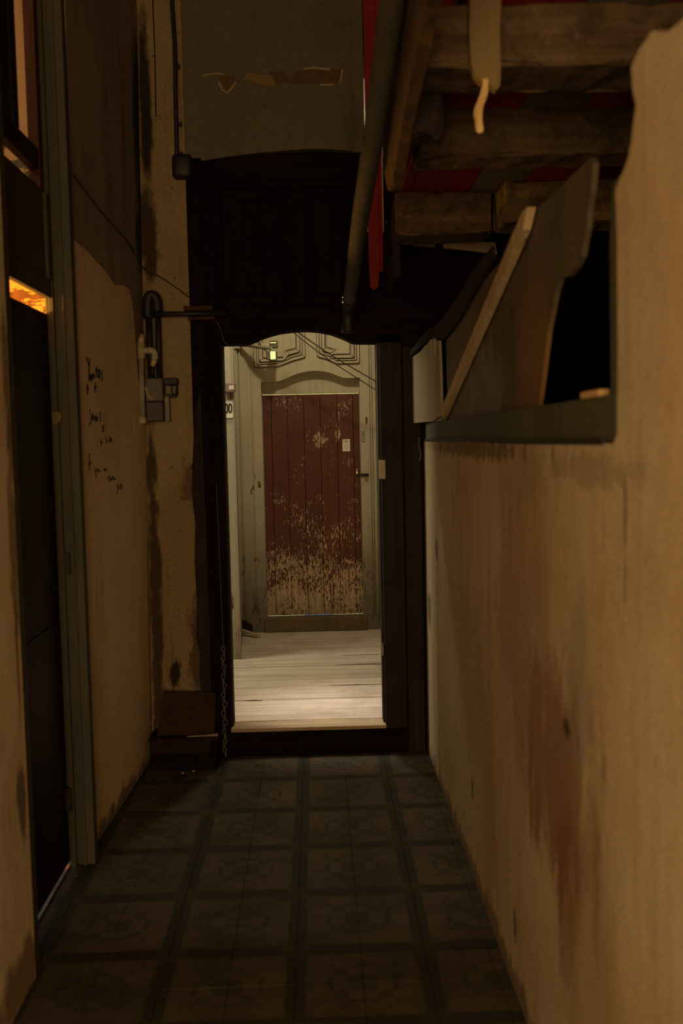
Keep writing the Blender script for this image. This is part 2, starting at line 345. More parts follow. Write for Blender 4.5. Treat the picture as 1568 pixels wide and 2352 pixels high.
def woff(o):
    v = Vector((0, 0, 0))
    while o: v += o.location; o = o.parent
    return v
def obj(name, bm, mat, parent=None, smooth=False, recalc=True):
    if recalc: bmesh.ops.recalc_face_normals(bm, faces=bm.faces[:])
    me = bpy.data.meshes.new(name); o = bpy.data.objects.new(name, me); col.objects.link(o)
    if parent: o.parent = parent; off = woff(parent)
    else:
        xs = [v.co for v in bm.verts]
        lo = Vector([min(c[i] for c in xs) for i in range(3)]); hi = Vector([max(c[i] for c in xs) for i in range(3)])
        off = Vector(((lo.x+hi.x)/2, (lo.y+hi.y)/2, lo.z)); o.location = off
    bmesh.ops.translate(bm, verts=bm.verts[:], vec=-off)
    if smooth:
        for f in bm.faces: f.smooth = True
    bm.to_mesh(me); bm.free()
    me.materials.append(M[mat])
    return o
def tag(o, label, cat=None, group=None, kind=None):
    o['label'] = label
    if cat: o['category'] = cat
    if group: o['group'] = group
    if kind: o['kind'] = kind
    return o
def thing(name, loc, label, cat, group=None, kind=None):
    o = bpy.data.objects.new(name, None); col.objects.link(o); o.location = loc; o.empty_display_size = .1
    return tag(o, label, cat, group, kind)
def NB(): return bmesh.new()
def B(name, mat, parent, *b, bev=0, smooth=False):
    bm = NB(); box(bm, *b, bev=bev); return obj(name, bm, mat, parent, smooth)
def S(name, mat, label, cat, boxes, bev=0):
    bm = NB()
    for b in boxes: box(bm, *b, bev=bev)
    return tag(obj(name, bm, mat), label, cat, kind='structure')
def rough(bm, amp, seed=1, sub=0):
    rnd = random.Random(seed)
    if sub: bmesh.ops.subdivide_edges(bm, edges=bm.edges[:], cuts=sub, use_grid_fill=True)
    for v in bm.verts: v.co += Vector((rnd.uniform(-1, 1), rnd.uniform(-1, 1), rnd.uniform(-1, 1)))*amp

def xl(y, z): return -.925 + .047*(y-3.75) + .015*z      # face of the leaning far left wall

# ================================================================== SETTING
# ---- corridor floor with its tiles
fl = S('floor', 'grout', 'corridor floor of patterned cement tiles between the two plaster walls', 'floor', [(-1.02, .56, -2.6, 4.985, -.12, -.012)])
bm = NB(); box(bm, -.0993, .0993, -.0993, .0993, -.006, .006, bev=.0008)
tm = bpy.data.meshes.new('tile'); bm.to_mesh(tm); bm.free(); tm.materials.append(M['tile'])
rnd = random.Random(3)
for i in range(-5, 4):
    for j in range(-7, 10):
        x, y = -.095 + .2*i + .1, 3.03 + .2*j + .1
        if x < -1.0 or x > .62: continue
        o = bpy.data.objects.new('tile', tm); col.objects.link(o); o.parent = fl
        px, py = i % 2, j % 2          # which quarter of the design: the border band lies on the outer sides
        a = {(0, 0): 0, (1, 0): 90, (1, 1): 180, (0, 1): 270}[(px, py)]
        o.location = Vector((x, y, -.006 + rnd.uniform(-.0012, .0012))) - fl.location
        o.rotation_euler = (rnd.uniform(-.004, .004), rnd.uniform(-.004, .004), math.radians(a))

# ---- left wall: near stretch with an added light opening beside the camera, far stretch leaning a little
bm = NB()
box(bm, -1.02, -.88, .35, 2.92, 0, 4.2); box(bm, -1.02, -.88, -2.6, -1.05, 0, 4.2)
box(bm, -1.02, -.88, -1.05, .35, 0, .8); box(bm, -1.02, -.88, -1.05, .35, 2.1, 4.2)
wl = tag(obj('wall_left', bm, 'wall_left_near'), 'cream plaster wall with worn edge at the near side of the left door', 'wall', kind='structure')
bm = NB()
mp = lambda c: Vector((c.x + (xl(c.y, c.z)+.90)*(c.x+.985)/.085, c.y, c.z))
box(bm, -.985, -.90, 3.775, 4.99, 0, 4.2)
bmesh.ops.subdivide_edges(bm, edges=bm.edges[:], cuts=5, use_grid_fill=True)
for v in bm.verts: v.co = mp(v.co)
wf = tag(obj('wall_left', bm, 'wall_left_far'), 'brown stained plaster wall with pale lower coat and handwriting beyond the left door', 'wall', kind='structure')
# pale coat of paint on its lower part, a few millimetres thick
coat = [(3.779, 2.365), (3.865, 2.36), (3.966, 2.356), (4.05, 2.346), (4.107, 2.339), (4.19, 2.330), (4.258, 2.321), (4.33, 2.306), (4.40, 2.29), (4.48, 2.302), (4.566, 2.314), (4.679, 2.311), (4.72, 2.27),
        (4.75, 2.211), (4.775, 2.13), (4.787, 2.052), (4.81, 1.95), (4.848, 1.85), (4.90, 1.76), (4.955, 1.684), (4.965, 1.42), (4.966, .9), (4.966, .012), (3.779, .012)]
bm = NB()
f = bm.faces.new([bm.verts.new((0, y, z)) for y, z in coat])
bmesh.ops.triangulate(bm, faces=[f])
r = bmesh.ops.extrude_face_region(bm, geom=bm.faces[:])
tops = {v for v in r['geom'] if isinstance(v, bmesh.types.BMVert)}
for v in bm.verts: v.co.x = xl(v.co.y, v.co.z) + (.005 if v in tops else -.002)
obj('plaster_coat', bm, 'coat', wf)
# handwriting on the coat: thin strokes of ink
G = [[(3.924,1.941),(3.959,1.909)],[(3.974,1.94),(3.959,1.909),(3.952,1.85)],[(3.991,1.881),(3.974,1.872),(3.973,1.862),(3.988,1.852),(3.994,1.876)],[(3.998,1.858),(4.017,1.883),(4.027,1.878),(4.034,1.862)],[(4.068,1.913),(4.065,1.873)],[(4.05,1.897),(4.084,1.904)],[(4.1,1.902),(4.091,1.882),(4.096,1.872),(4.112,1.873),(4.118,1.89),(4.112,1.904),(4.1,1.902)],[(4.154,1.902),(4.139,1.891),(4.152,1.881),(4.155,1.873),(4.138,1.861)],[(3.931,1.836),(3.928,1.797)],[(3.913,1.817),(3.947,1.822)],[(4.044,1.848),(4.042,1.81)],[(4.028,1.828),(4.059,1.832)],[(3.956,1.739),(3.978,1.697)],[(4.002,1.727),(3.978,1.697),(3.944,1.677)],[(4.022,1.715),(4.003,1.711),(3.999,1.702),(4.02,1.701),(4.022,1.715)],[(4.036,1.693),(4.04,1.716),(4.052,1.712),(4.052,1.693)],[(4.068,1.715),(4.069,1.696)],[(4.11,1.735),(4.109,1.694)],[(4.142,1.678),(4.142,1.654),(4.164,1.657)],[(4.169,1.682),(4.148,1.674),(4.165,1.664)],[(4.11,1.621),(4.113,1.595)],[(4.1,1.613),(4.13,1.607)],[(4.181,1.633),(4.209,1.606),(4.225,1.617)],[(4.246,1.632),(4.251,1.612),(4.267,1.615),(4.263,1.631)],[(4.263,1.626),(4.295,1.608)],[(4.292,1.627),(4.261,1.612)],[(3.933,1.566),(3.937,1.509)],[(3.913,1.524),(3.96,1.534)],[(3.923,1.512),(3.925,1.501)],[(4.006,1.507),(4.025,1.469)],[(4.023,1.493),(4.053,1.503),(4.057,1.485)],[(4.076,1.494),(4.1,1.494)],[(4.149,1.503),(4.192,1.489)],[(4.145,1.49),(4.189,1.501)],[(4.222,1.469),(4.234,1.441)],[(4.245,1.464),(4.256,1.446),(4.287,1.461)],[(4.288,1.467),(4.302,1.448),(4.341,1.454)],[(4.361,1.429),(4.366,1.411),(4.395,1.41)],[(4.397,1.426),(4.387,1.408),(4.355,1.389)],[(4.429,1.426),(4.416,1.409),(4.439,1.402),(4.452,1.417),(4.429,1.426)]]
bm = NB()
for k, ln in enumerate(G):
    hw = .0040 if k < 12 else .0028
    for a, b in zip(ln, ln[1:]):
        d = Vector((0, b[0]-a[0], b[1]-a[1])); d.normalize(); s = Vector((0, -d.z*1.9, d.y))*hw     # felt pen, broader along the wall
        P = [Vector((0, *a)) - d*hw*.4 + s, Vector((0, *b)) + d*hw*.4 + s, Vector((0, *b)) + d*hw*.4 - s, Vector((0, *a)) - d*hw*.4 - s]
        for p in P: p.x = xl(p.y, p.z) + .0062
        bm.faces.new([bm.verts.new(p) for p in P])
gr = obj('handwriting', bm, 'ink', wf); gr['label'] = 'black handwriting scrawled on the pale coat'

# ---- room behind the left door, a loft room above it
S('wall_side_room', 'side_wall', 'orange lit wall of the room behind the left door', 'wall',
  [(-2.3, -.985, 4.4, 4.5, -.1, 2.44), (-2.4, -2.3, 2.3, 4.5, -.1, 2.44), (-2.3, -1.02, 2.3, 2.4, -.1, 2.44)])
S('floor_light_divider', 'side_wall', 'added floor above the side room, parting the lamplight of the two rooms', 'floor', [(-2.4, -.986, 2.3, 4.5, 2.44, 2.50)])  # intermediate floor put in to keep the two lamps apart
S('floor_side_room', 'side_floor', 'pale floor of the room behind the left door', 'floor', [(-2.3, -.965, 2.4, 4.4, -.12, -.004)])
S('wall_loft_room', 'loft_wall', 'tan peeling wall of the loft room behind the barred window', 'wall',
  [(-2.3, -.985, 4.4, 4.5, 2.50, 4.2), (-2.4, -2.3, 2.3, 4.5, 2.50, 4.2), (-2.3, -1.02, 2.3, 2.4, 2.50, 4.2)])

# ---- right wall: sill wall under the long opening, broken full-height pier near the camera
out = [(-2.6, 0), (4.985, 0), (4.985, 1.587), (4.2, 1.583), (3.4, 1.588), (2.6, 1.583), (2.1, 1.588), (1.80, 1.582), (1.775, 1.60), (1.772, 1.75), (1.776, 1.95), (1.785, 2.03), (1.742, 2.05), (1.712, 2.065), (1.694, 2.09), (1.672, 2.14),
       (1.688, 2.17), (1.696, 2.21), (1.66, 2.222), (1.59, 2.226), (1.54, 2.20), (1.46, 2.19), (1.3, 2.23), (1.0, 2.25), (.3, 2.45), (-2.6, 2.45)]
bm = NB(); prism(bm, [(.54, y, z) for y, z in out], (.13, 0, 0))
wr = tag(obj('wall_right', bm, 'wall_right'), 'cream plaster wall with reddish stain below the long broken opening on the right', 'wall', kind='structure')
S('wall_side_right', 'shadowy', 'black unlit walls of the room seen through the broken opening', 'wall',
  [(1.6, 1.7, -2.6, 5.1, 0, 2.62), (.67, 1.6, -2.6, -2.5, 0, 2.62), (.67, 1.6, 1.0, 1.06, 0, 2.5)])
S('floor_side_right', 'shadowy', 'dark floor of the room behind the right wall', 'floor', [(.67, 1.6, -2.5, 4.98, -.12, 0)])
S('wall_rear', 'wall_left_near', 'plaster wall closing the corridor at its near end', 'wall', [(-1.02, .56, -2.7, -2.6, 0, 4.2)])

# ---- back wall around the dark doorway
bm = NB()
box(bm, -1.0, -.602, 4.98, 5.12, 0, 4.2)
wb = tag(obj('wall_back', bm, 'wall_back'), 'ochre plaster strip with black mould left of the dark doorway', 'wall', kind='structure')
bm = NB()
arc = [(-.60, 2.962), (-.5, 2.972), (-.4, 2.986), (-.23, 3.004), (-.02, 3.018), (.1, 3.016), (.2, 3.006), (.272, 2.995)]
prism(bm, [(x, 4.972, z) for x, z in arc] + [(.272, 4.972, 4.2), (-.60, 4.972, 4.2)], (0, .13, 0))
wu = tag(obj('wall_back', bm, 'wall_upper'), 'grey stained plaster wall with a brown peeled strip high above the doorway', 'wall', kind='structure')
def patch(pts, mat, name, y=4.9715, th=.0012, lip=True):
    bm = NB(); prism(bm, [(x, y, z) for x, z in pts], (0, -th, 0)); o = obj(name, bm, mat, wu)
    return o
patch([(-.43,3.368),(-.405,3.371),(-.37,3.366),(-.355,3.368),(-.35,3.345),(-.362,3.322),(-.388,3.292),(-.40,3.296),(-.412,3.322),(-.424,3.34)], 'exposed', 'peeled_patch')
patch([(-.30,3.372),(-.27,3.384),(-.24,3.37),(-.18,3.371),(-.165,3.35),(-.15,3.325),(-.17,3.312),(-.22,3.322),(-.27,3.345),(-.31,3.35)], 'exposed_tan', 'peeled_patch')
patch([(-.19,3.385),(-.12,3.386),(-.10,3.37),(-.085,3.352),(-.06,3.36),(-.05,3.388),(.02,3.394),(.09,3.385),(.10,3.391),(.172,3.392),(.168,3.36),(.158,3.328),(.10,3.322),(.02,3.326),(-.03,3.33),(-.06,3.322),(-.10,3.332),(-.15,3.33),(-.165,3.355)], 'exposed', 'peeled_patch')
bm = NB()
for ln in ([(-.51,3.368),(-.48,3.374),(-.44,3.378),(-.40,3.374)], [(-.43,3.34),(-.41,3.30),(-.39,3.285),(-.37,3.305),(-.345,3.335)], [(.06,3.32),(.10,3.318),(.13,3.321)], [(.17,3.392),(.166,3.355),(.158,3.325)], [(-.02,3.394),(.03,3.4),(.08,3.394),(.11,3.394)]):
    ribbon(bm, [(x, 4.9705, z) for x, z in ln], .0045, (0, -1, 0), .004)
obj('broken_plaster_lip', bm, 'plaster_lip', wu)
bm = NB(); ribbon(bm, [(-.735, 4.979, 3.75), (-.733, 4.979, 3.5), (-.736, 4.979, 3.3), (-.738, 4.979, 3.18)], .003, (0, -1, 0), .0008)
obj('plaster_crack', bm, 'ink', wb)
B('corner_strip', 'wall_upper', wu, .215, .271, 4.955, 4.974, 2.995, 4.2)
# boarding to the right of the doorway and over it
S('trim_1', 'dark_wood_x', 'dark boarding above the right side of the doorway', 'trim',
  [(.272, 1.7, 4.99, 5.12, 2.235, 2.62), (.446, .53, 4.988, 5.12, 2.056, 2.235), (.528, 1.7, 4.992, 5.12, 0, 2.235), (.36, 1.7, 4.985, 5.12, 2.62, 4.2)])

# ---- ceilings
S('ceiling', 'ceiling_high', 'high dark ceiling over the corridor', 'ceiling', [(-2.4, 1.7, -2.7, 5.12, 4.2, 4.3)])
ce = S('ceiling_upper_floor', 'char', 'broken boarded ceiling over the joists on the right', 'ceiling', [(.37, 1.7, -2.6, 4.98, 2.625, 2.66)])
for x0, x1, mt in ((.372, .405, 'red_board'), (.410, .648, 'red_board'), (.653, .845, 'grey_board'), (.85, 1.06, 'red_board'), (1.065, 1.28, 'red_board'), (1.285, 1.5, 'grey_board')):
    B('board', mt, ce, x0, x1, 1.2, 4.97, 2.602, 2.625)
S('wall_partition', 'red_board', 'red boarded partition above the broken ceiling', 'wall', [(.44, .47, -2.6, 4.97, 2.66, 4.2)])

# ---- hall behind the doorway
fh = S('floor_hall', 'grout', 'bare board floor of the bright hall beyond the doorway', 'floor', [(-2.3, 1.6, 5.105, 7.66, .0, .118)])
edges = [5.112, 5.224, 5.538, 5.817, 6.091, 6.355, 6.641, 6.969, 7.29, 7.56]
for i, (a, b) in enumerate(zip(edges, edges[1:])):
    bm = NB(); g = .004 if i % 3 else .007
    box(bm, -2.28, 1.58, a+g*.5, b-g*.5, .118, .145, bev=.003)
    o = obj('plank', bm, 'plank', fh); o.location.z += rnd.uniform(-.0015, .0015)
bm = NB()
for (x0, x1, y, wd) in ((-.43, -.33, 5.525, .010), (.05, .38, 5.82, .006), (.10, .45, 6.36, .007), (.15, .5, 6.64, .009)):
    ribbon(bm, [(x0, y, .1462), ((x0+x1)/2, y+.004, .1462), (x1, y-.002, .1462)], [wd*.2, wd, wd*.2], (0, 0, 1), .0012)
obj('floorboard_crack', bm, 'scar', fh)
bm = NB()
prism(bm, [(-.538, 6.6, .145), (-.597, 7.56, .145), (-2.3, 7.56, .145), (-2.3, 6.6, .145)], (0, 0, 3.3))
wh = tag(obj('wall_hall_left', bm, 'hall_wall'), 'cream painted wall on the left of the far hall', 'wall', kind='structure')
bm = NB()
for y in (6.85, 7.1, 7.33):
    x = -.538 - (y-6.6)*.0615; box(bm, x-.004, x+.006, y-.006, y+.006, .15, 3.3)
obj('batten', bm, 'hall_wall', wh)
bm = NB(); box(bm, -.5365, -.530, 6.59, 6.62, .15, 3.3); obj('corner_bead', bm, 'hall_wall', wh)
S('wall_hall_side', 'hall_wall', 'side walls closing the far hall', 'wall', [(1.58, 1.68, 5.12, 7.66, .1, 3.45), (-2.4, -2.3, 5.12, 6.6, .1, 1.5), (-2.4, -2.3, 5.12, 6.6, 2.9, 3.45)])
S('ceiling_hall', 'hall_wall', 'ceiling of the far hall', 'ceiling', [(-2.4, 1.68, 5.12, 7.66, 3.4, 3.5)])
far = thing('wall_hall_far', (0, 7.6, .145), 'cream panelled wall with moulded panels around the red far door', 'wall', kind='structure')
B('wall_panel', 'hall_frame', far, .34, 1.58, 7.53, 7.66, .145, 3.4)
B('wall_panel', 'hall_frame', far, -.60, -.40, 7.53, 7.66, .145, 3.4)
arcf = [(-.40, 2.045), (-.33, 2.043), (-.28, 2.046), (-.22, 2.062), (-.17, 2.086), (-.12, 2.104), (-.06, 2.117), (0, 2.122), (.06, 2.117), (.12, 2.104), (.17, 2.084), (.215, 2.066), (.25, 2.062), (.34, 2.064)]
bm = NB(); prism(bm, [(x, 7.53, z) for x, z in arcf] + [(.34, 7.53, 3.4), (-.40, 7.53, 3.4)], (0, .06, 0)); obj('arched_board', bm, 'hall_frame', far)
bm = NB(); ribbon(bm, [(x, 7.529, z+.004) for x, z in arcf], .006, (0, -1, 0), .008); obj('arch_moulding', bm, 'hall_frame', far)
B('transom', 'hall_frame', far, -.40, .34, 7.595, 7.66, 1.957, 2.14)
for pl in ([(-.07,2.75),(-.07,2.228),(-.15,2.208),(-.27,2.166),(-.44,2.160),(-.44,2.75)], [(.033,2.75),(.033,2.232),(.10,2.212),(.17,2.178),(.335,2.178),(.335,2.75)]):
    cx, cz = sum(p[0] for p in pl)/6, 2.5
    for k, (ins, hw, th) in enumerate(((0, .006, .020), (.021, .004, .012), (.042, .008, .026), (.068, .003, .010))):
        q = [(x + (ins if x < cx else -ins), 7.531, z + (ins if z < cz else -ins)) for x, z in pl]
        bm = NB(); bars(bm, q, hw, (0, -1, 0), th); obj('panel_moulding', bm, 'hall_frame', far)
    for ins in (-.009, .0125, .030, .056, .062):
        q = [(x + (ins if x < cx else -ins), 7.5305, z + (ins if z < cz else -ins)) for x, z in pl]
        bm = NB(); bars(bm, q, .0022, (0, -1, 0), .0008); obj('groove_shade_line', bm, 'scar', far)  # recess shade and grime drawn as dark lines along the mouldings
bm = NB()
for x, hw, th in ((-.583, .010, .030), (-.556, .005, .014), (-.470, .003, .012), (.405, .006, .016), (.425, .003, .010), (.445, .010, .030)): box(bm, x-hw, x+hw, 7.531-th, 7.531, .26, 3.3)
obj('side_moulding', bm, 'hall_frame', far)
B('stone_sill', 'hall_sill', far, -.42, .36, 7.505, 7.60, .145, .258, bev=.008)
bm = NB()
for pts, wd in (([(-.485,1.24),(-.478,1.28),(-.47,1.23)], .012), ([(-.472,1.37),(-.467,1.33),(-.472,1.30)], .007), ([(-.495,1.24),(-.493,1.20)], .008), ([(.385,1.71),(.389,1.75),(.383,1.77)], .009), ([(-.435,1.30),(-.43,1.26),(-.425,1.25)], .013)):
    ribbon(bm, [(x, 7.5305, z) for x, z in pts], [wd*.6] + [wd]*(len(pts)-2) + [wd*.5], (0, -1, 0), .0008)
obj('paint_scar', bm, 'scar', far)
S('floor_yard', 'yard_yellow', 'yellow paving glimpsed under the far door', 'floor', [(-1.2, -.115, 7.60, 9.6, .1, .254), (.10, 1.2, 7.60, 9.6, .1, .254)])
S('floor_yard', 'yard_blue', 'blue paving strip glimpsed under the far door', 'floor', [(-.115, .10, 7.60, 9.6, .1, .254)])
S('wall_yard', 'yard_yellow', 'sunlit yard wall behind the far door', 'wall', [(-1.2, 1.2, 9.6, 9.7, .1, 3)])

# ================================================================== DOORS AND WINDOWS
# ---- far plank door
d3 = thing('door_3', (0, 7.57, .262), 'red-brown plank door with paint flaked to bare wood at its foot', 'door', kind='structure')
xe = [-.397, -.330, -.210, -.084, .039, .166, .287, .337]
for a, b in zip(xe, xe[1:]):
    bm = NB(); box(bm, a+.0017, b-.0017, 7.560, 7.578, .268, 1.945, bev=.0018)
    o = obj('plank', bm, 'red_door', d3); o.location.y += rnd.uniform(-.002, .002)
B('gap_light_block', 'char', d3, -.395, .335, 7.5825, 7.5855, .272, 1.944)  # unseen sheet added to stop light glowing through the plank gaps
B('ledge', 'red_door', d3, -.39, .33, 7.588, 7.60, .5, .62); B('ledge', 'red_door', d3, -.39, .33, 7.588, 7.60, 1.6, 1.72)
bm = NB(); box(bm, .318, .395, 7.520, 7.531, 1.318, 1.342, bev=.003); tube(bm, [(.37, 7.52, 1.33), (.37, 7.500, 1.33)], .012)
la = obj('latch', bm, 'black_iron', d3)
bm = NB(); box(bm, .300, .318, 7.538, 7.556, 1.335, 1.36, bev=.005); tube(bm, [(.303, 7.545, 1.358), (.304, 7.545, 1.372), (.309, 7.545, 1.377), (.314, 7.545, 1.372), (.315, 7.545, 1.358)], .003, 8)
pk = obj('padlock', bm, 'steel', la, True); pk['label'] = 'shiny steel padlock'
B('hinge_plate', 'dull_metal', d3, .347, .372, 7.524, 7.531, 1.58, 1.665, bev=.002)
nt_ = thing('paper_notice', (.231, 7.557, 1.51), 'small white printed notice stuck on the red-brown far door', 'notice')
B('sheet', 'paper', nt_, .203, .260, 7.5565, 7.5585, 1.512, 1.604)
bm = NB()
box(bm, .225, .240, 7.5560, 7.5566, 1.578, 1.592)
for k, (a, b) in enumerate(((.212, .25), (.212, .252), (.214, .248), (.212, .25))): box(bm, a, b, 7.5560, 7.5566, 1.566-k*.011, 1.569-k*.011)
obj('print', bm, 'ink_grey', nt_)

# ---- dark doorway between corridor and hall
d2 = thing('door_2', (-.06, 5.04, 0), 'dark wooden doorway with arched head and panelled transom', 'doorway', kind='structure')
B('jamb', 'dark_wood', d2, -.604, -.522, 4.972, 5.12, 0, 2.985, bev=.004)
B('jamb', 'dark_wood', d2, -.524, -.462, 4.990, 5.11, 0, 2.2, bev=.003)
B('door_stop', 'post_wood', d2, -.464, -.452, 5.02, 5.115, .14, 2.09, bev=.002)
bm = NB(); prism(bm, [(x, 4.972, z) for x, z in ((-.604, .165), (-.60, .3), (-.612, .42), (-.606, .55), (-.622, .62), (-.612, .8), (-.618, 1.0), (-.608, 1.2), (-.622, 1.36), (-.612, 1.5), (-.60, 1.66), (-.585, 1.78), (-.562, 1.85), (-.556, 1.2), (-.552, .165))], (0, -.012, 0)); obj('wall_board', bm, 'post_wood', d2)
B('jamb', 'post_wood', d2, .326, .436, 4.985, 5.115, 0, 2.12, bev=.004)
B('door_stop', 'post_wood', d2, .316, .328, 5.02, 5.115, .14, 2.09, bev=.002)
B('post', 'post_wood', d2, .440, .527, 4.965, 5.11, 0, 2.055, bev=.006)
arch = [(-.462, 2.082), (-.36, 2.083), (-.321, 2.086), (-.285, 2.100), (-.256, 2.113), (-.21, 2.127), (-.169, 2.137), (-.10, 2.145), (-.04, 2.147), (.03, 2.141), (.089, 2.128), (.14, 2.109), (.18, 2.090), (.196, 2.082), (.23, 2.079), (.33, 2.077)]
bm = NB(); prism(bm, [(x, 4.985, z) for x, z in arch] + [(.445, 4.985, 2.077), (.445, 4.985, 2.236), (-.524, 4.985, 2.236), (-.524, 4.985, 2.083)], (0, .12, 0)); obj('arched_head', bm, 'dark_wood_x', d2)
bm = NB(); ribbon(bm, [(x, 4.986, z+.012) for x, z in arch], .005, (0, -1, 0), .006); obj('arch_bead', bm, 'dark_wood_x', d2)
B('rail', 'dark_wood_x', d2, -.524, .30, 4.965, 5.05, 2.225, 2.262, bev=.004)
B('transom_board', 'dark_wood', d2, -.524, .275, 5.02, 5.06, 2.25, 3.03)
for a, b in ((-.524, -.44), (-.105, -.025), (.225, .28)): B('stile', 'dark_wood', d2, a, b, 4.985, 5.03, 2.26, 2.985, bev=.006)
B('rail', 'dark_wood_x', d2, -.524, .28, 4.984, 5.03, 2.84, 3.0, bev=.006)
for a, b in ((-.40, -.145), (.01, .20)): B('raised_panel', 'dark_wood', d2, a, b, 5.0, 5.03, 2.32, 2.79, bev=.012)
B('threshold', 'dark_wood_x', d2, -.53, .45, 4.975, 5.11, 0, .128, bev=.004)
bm = NB(); box(bm, -.462, .327, 4.975, 5.108, .129, .146, bev=.004); bmesh.ops.subdivide_edges(bm, edges=bm.edges[:], cuts=3, use_grid_fill=True); rough(bm, .0022, 4); obj('threshold_tread', bm, 'threshold_top', d2)
B('latch_plate', 'lamp_arm', d2, .314, .346, 4.978, 4.986, 1.40, 1.495, bev=.003)
B('hinge', 'dull_metal', d2, .310, .322, 4.99, 5.03, .50, .56, bev=.002)

# ---- left door with transom gap
d1 = thing('door_1', (-.95, 3.36, 0), 'dark maroon door in a grey-green frame on the left wall', 'door', kind='structure')
lf = B('leaf', 'maroon', d1, -1.005, -.972, 2.975, 3.722, .020, 2.082, bev=.003)
for z0, z1 in ((.2, .95), (1.1, 1.95)): B('leaf_panel', 'maroon', lf, -.973, -.966, 3.08, 3.62, z0, z1, bev=.003)
B('jamb', 'frame_green', d1, -.980, -.878, 3.724, 3.778, 0, 4.19, bev=.004)
B('jamb_stop', 'frame_green', d1, -.962, -.945, 3.705, 3.726, 0, 4.19, bev=.002)
B('jamb_bead', 'frame_green', d1, -.918, -.908, 3.715, 3.726, 0, 4.19, bev=.002)
B('jamb', 'frame_green', d1, -1.02, -.884, 2.918, 2.985, 0, 4.19, bev=.004)
B('lintel', 'frame_green', d1, -.978, -.950, 2.985, 3.724, 2.138, 2.205, bev=.004)
B('overdoor_panel', 'frame_green', d1, -.985, -.955, 2.985, 3.724, 2.20, 2.505)
B('panel_bead', 'frame_green', d1, -.957, -.942, 3.655, 3.69, 2.20, 2.505, bev=.003)
B('sill_strip', 'steel', d1, -1.0, -.972, 2.985, 3.722, -.004, .004)
B('strike_plate', 'black_iron', d1, -.955, -.925, 3.706, 3.727, 1.12, 1.20, bev=.002)
B('hinge', 'black_iron', d1, -.975, -.95, 3.69, 3.727, .22, .31, bev=.003)
bm = NB(); prism(bm, [(-.965, 3.7035, 1.72), (-.94, 3.7035, 1.725), (-.928, 3.7035, 1.71), (-.935, 3.7035, 1.69), (-.955, 3.7035, 1.675), (-.966, 3.7035, 1.69)], (0, -.001, 0)); obj('paint_chip', bm, 'tan_stub', d1)
w1 = thing('window_1', (-.97, 3.36, 2.505), 'barred window over the left door showing a lit tan wall', 'window', kind='structure')
B('bottom_rail', 'black_iron', w1, -1.0, -.965, 2.985, 3.724, 2.585, 2.66, bev=.004)
B('stile', 'brown_frame', w1, -1.0, -.96, 3.66, 3.724, 2.51, 4.1, bev=.003)
for y0, y1 in ((2.99, 3.16), (3.20, 3.345), (3.385, 3.44)): B('bar', 'black_iron', w1, -.995, -.965, y0, y1, 2.66, 4.1, bev=.003)
B('top_rail', 'frame_green', w1, -1.0, -.90, 2.985, 3.724, 4.05, 4.15, bev=.003)
B('sill', 'brown_frame', w1, -1.0, -.958, 2.985, 3.724, 2.50, 2.516, bev=.002)

# ---- unseen window added in the left wall to carry the side light
w3 = thing('added_window', (-.95, -.35, .8), 'added unseen window frame around the side light of the corridor', 'window', kind='structure')
B('jamb', 'frame_green', w3, -1.02, -.87, -1.09, -1.05, .76, 2.14); B('jamb', 'frame_green', w3, -1.02, -.87, .35, .39, .76, 2.14)
B('head', 'frame_green', w3, -1.02, -.87, -1.05, .35, 2.1, 2.14); B('sill', 'frame_green', w3, -1.02, -.86, -1.05, .35, .76, .8)

# ---- frame of the broken opening on the right
w2 = thing('window_2', (.57, 3.3, 1.587), 'dark green frame of the long broken opening in the right wall', 'window', kind='structure')
bm = NB(); box(bm, .545, .605, 1.80, 4.96, 1.587, 1.673, bev=.004); obj('bottom_rail', bm, 'frame_dark_green', w2)
bm = NB(); prism(bm, [(.548, y, z) for y, z in ((1.775,1.60),(1.838,1.673),(1.842,1.80),(1.845,1.95),(1.838,2.0),(1.825,2.05),(1.79,2.055),(1.775,1.8))], (.06, 0, 0)); obj('jamb', bm, 'frame_dark_green', w2)
bm = NB(); ribbon(bm, [(.539, 4.9, 1.589), (.539, 4.3, 1.586), (.539, 3.5, 1.59), (.539, 2.7, 1.585), (.539, 1.85, 1.586)], .006, (-1, 0, 0), .004); obj('painted_shadow_gap', bm, 'black_iron', w2)  # thin black strip draws the shade line under the rail

# ================================================================== THINGS, RIGHT SIDE
# ---- joists under the upper floor
def joist(mat, x0, x1, y0, y1, z0, z1, label, seed, amp=.006):
    bm = NB(); box(bm, x0, x1, y0, y1, z0, z1, bev=.01)
    n = max(2, int((x1-x0)/.06)); bmesh.ops.subdivide_edges(bm, edges=[e for e in bm.edges if abs(e.verts[0].co.x-e.verts[1].co.x) > .1], cuts=n)
    rough(bm, amp, seed)
    return tag(obj('ceiling_joist', bm, mat), label, 'joist', 'timber joists under the broken ceiling')
joist('joist', .272, 1.6, 2.375, 2.565, 2.462, 2.602, 'nearest and widest rough timber joist at the top right', 1)
joist('joist', .335, 1.6, 3.115, 3.275, 2.462, 2.602, 'second rough timber joist, between the two red ceiling strips', 2)
joist('joist', .350, .742, 4.145, 4.36, 2.435, 2.602, 'short brown joist above the dark boarding, with a split end', 3)
joist('joist_tan', .762, 1.6, 3.98, 4.2, 2.445, 2.602, 'tan joist end right of the short brown joist', 4)
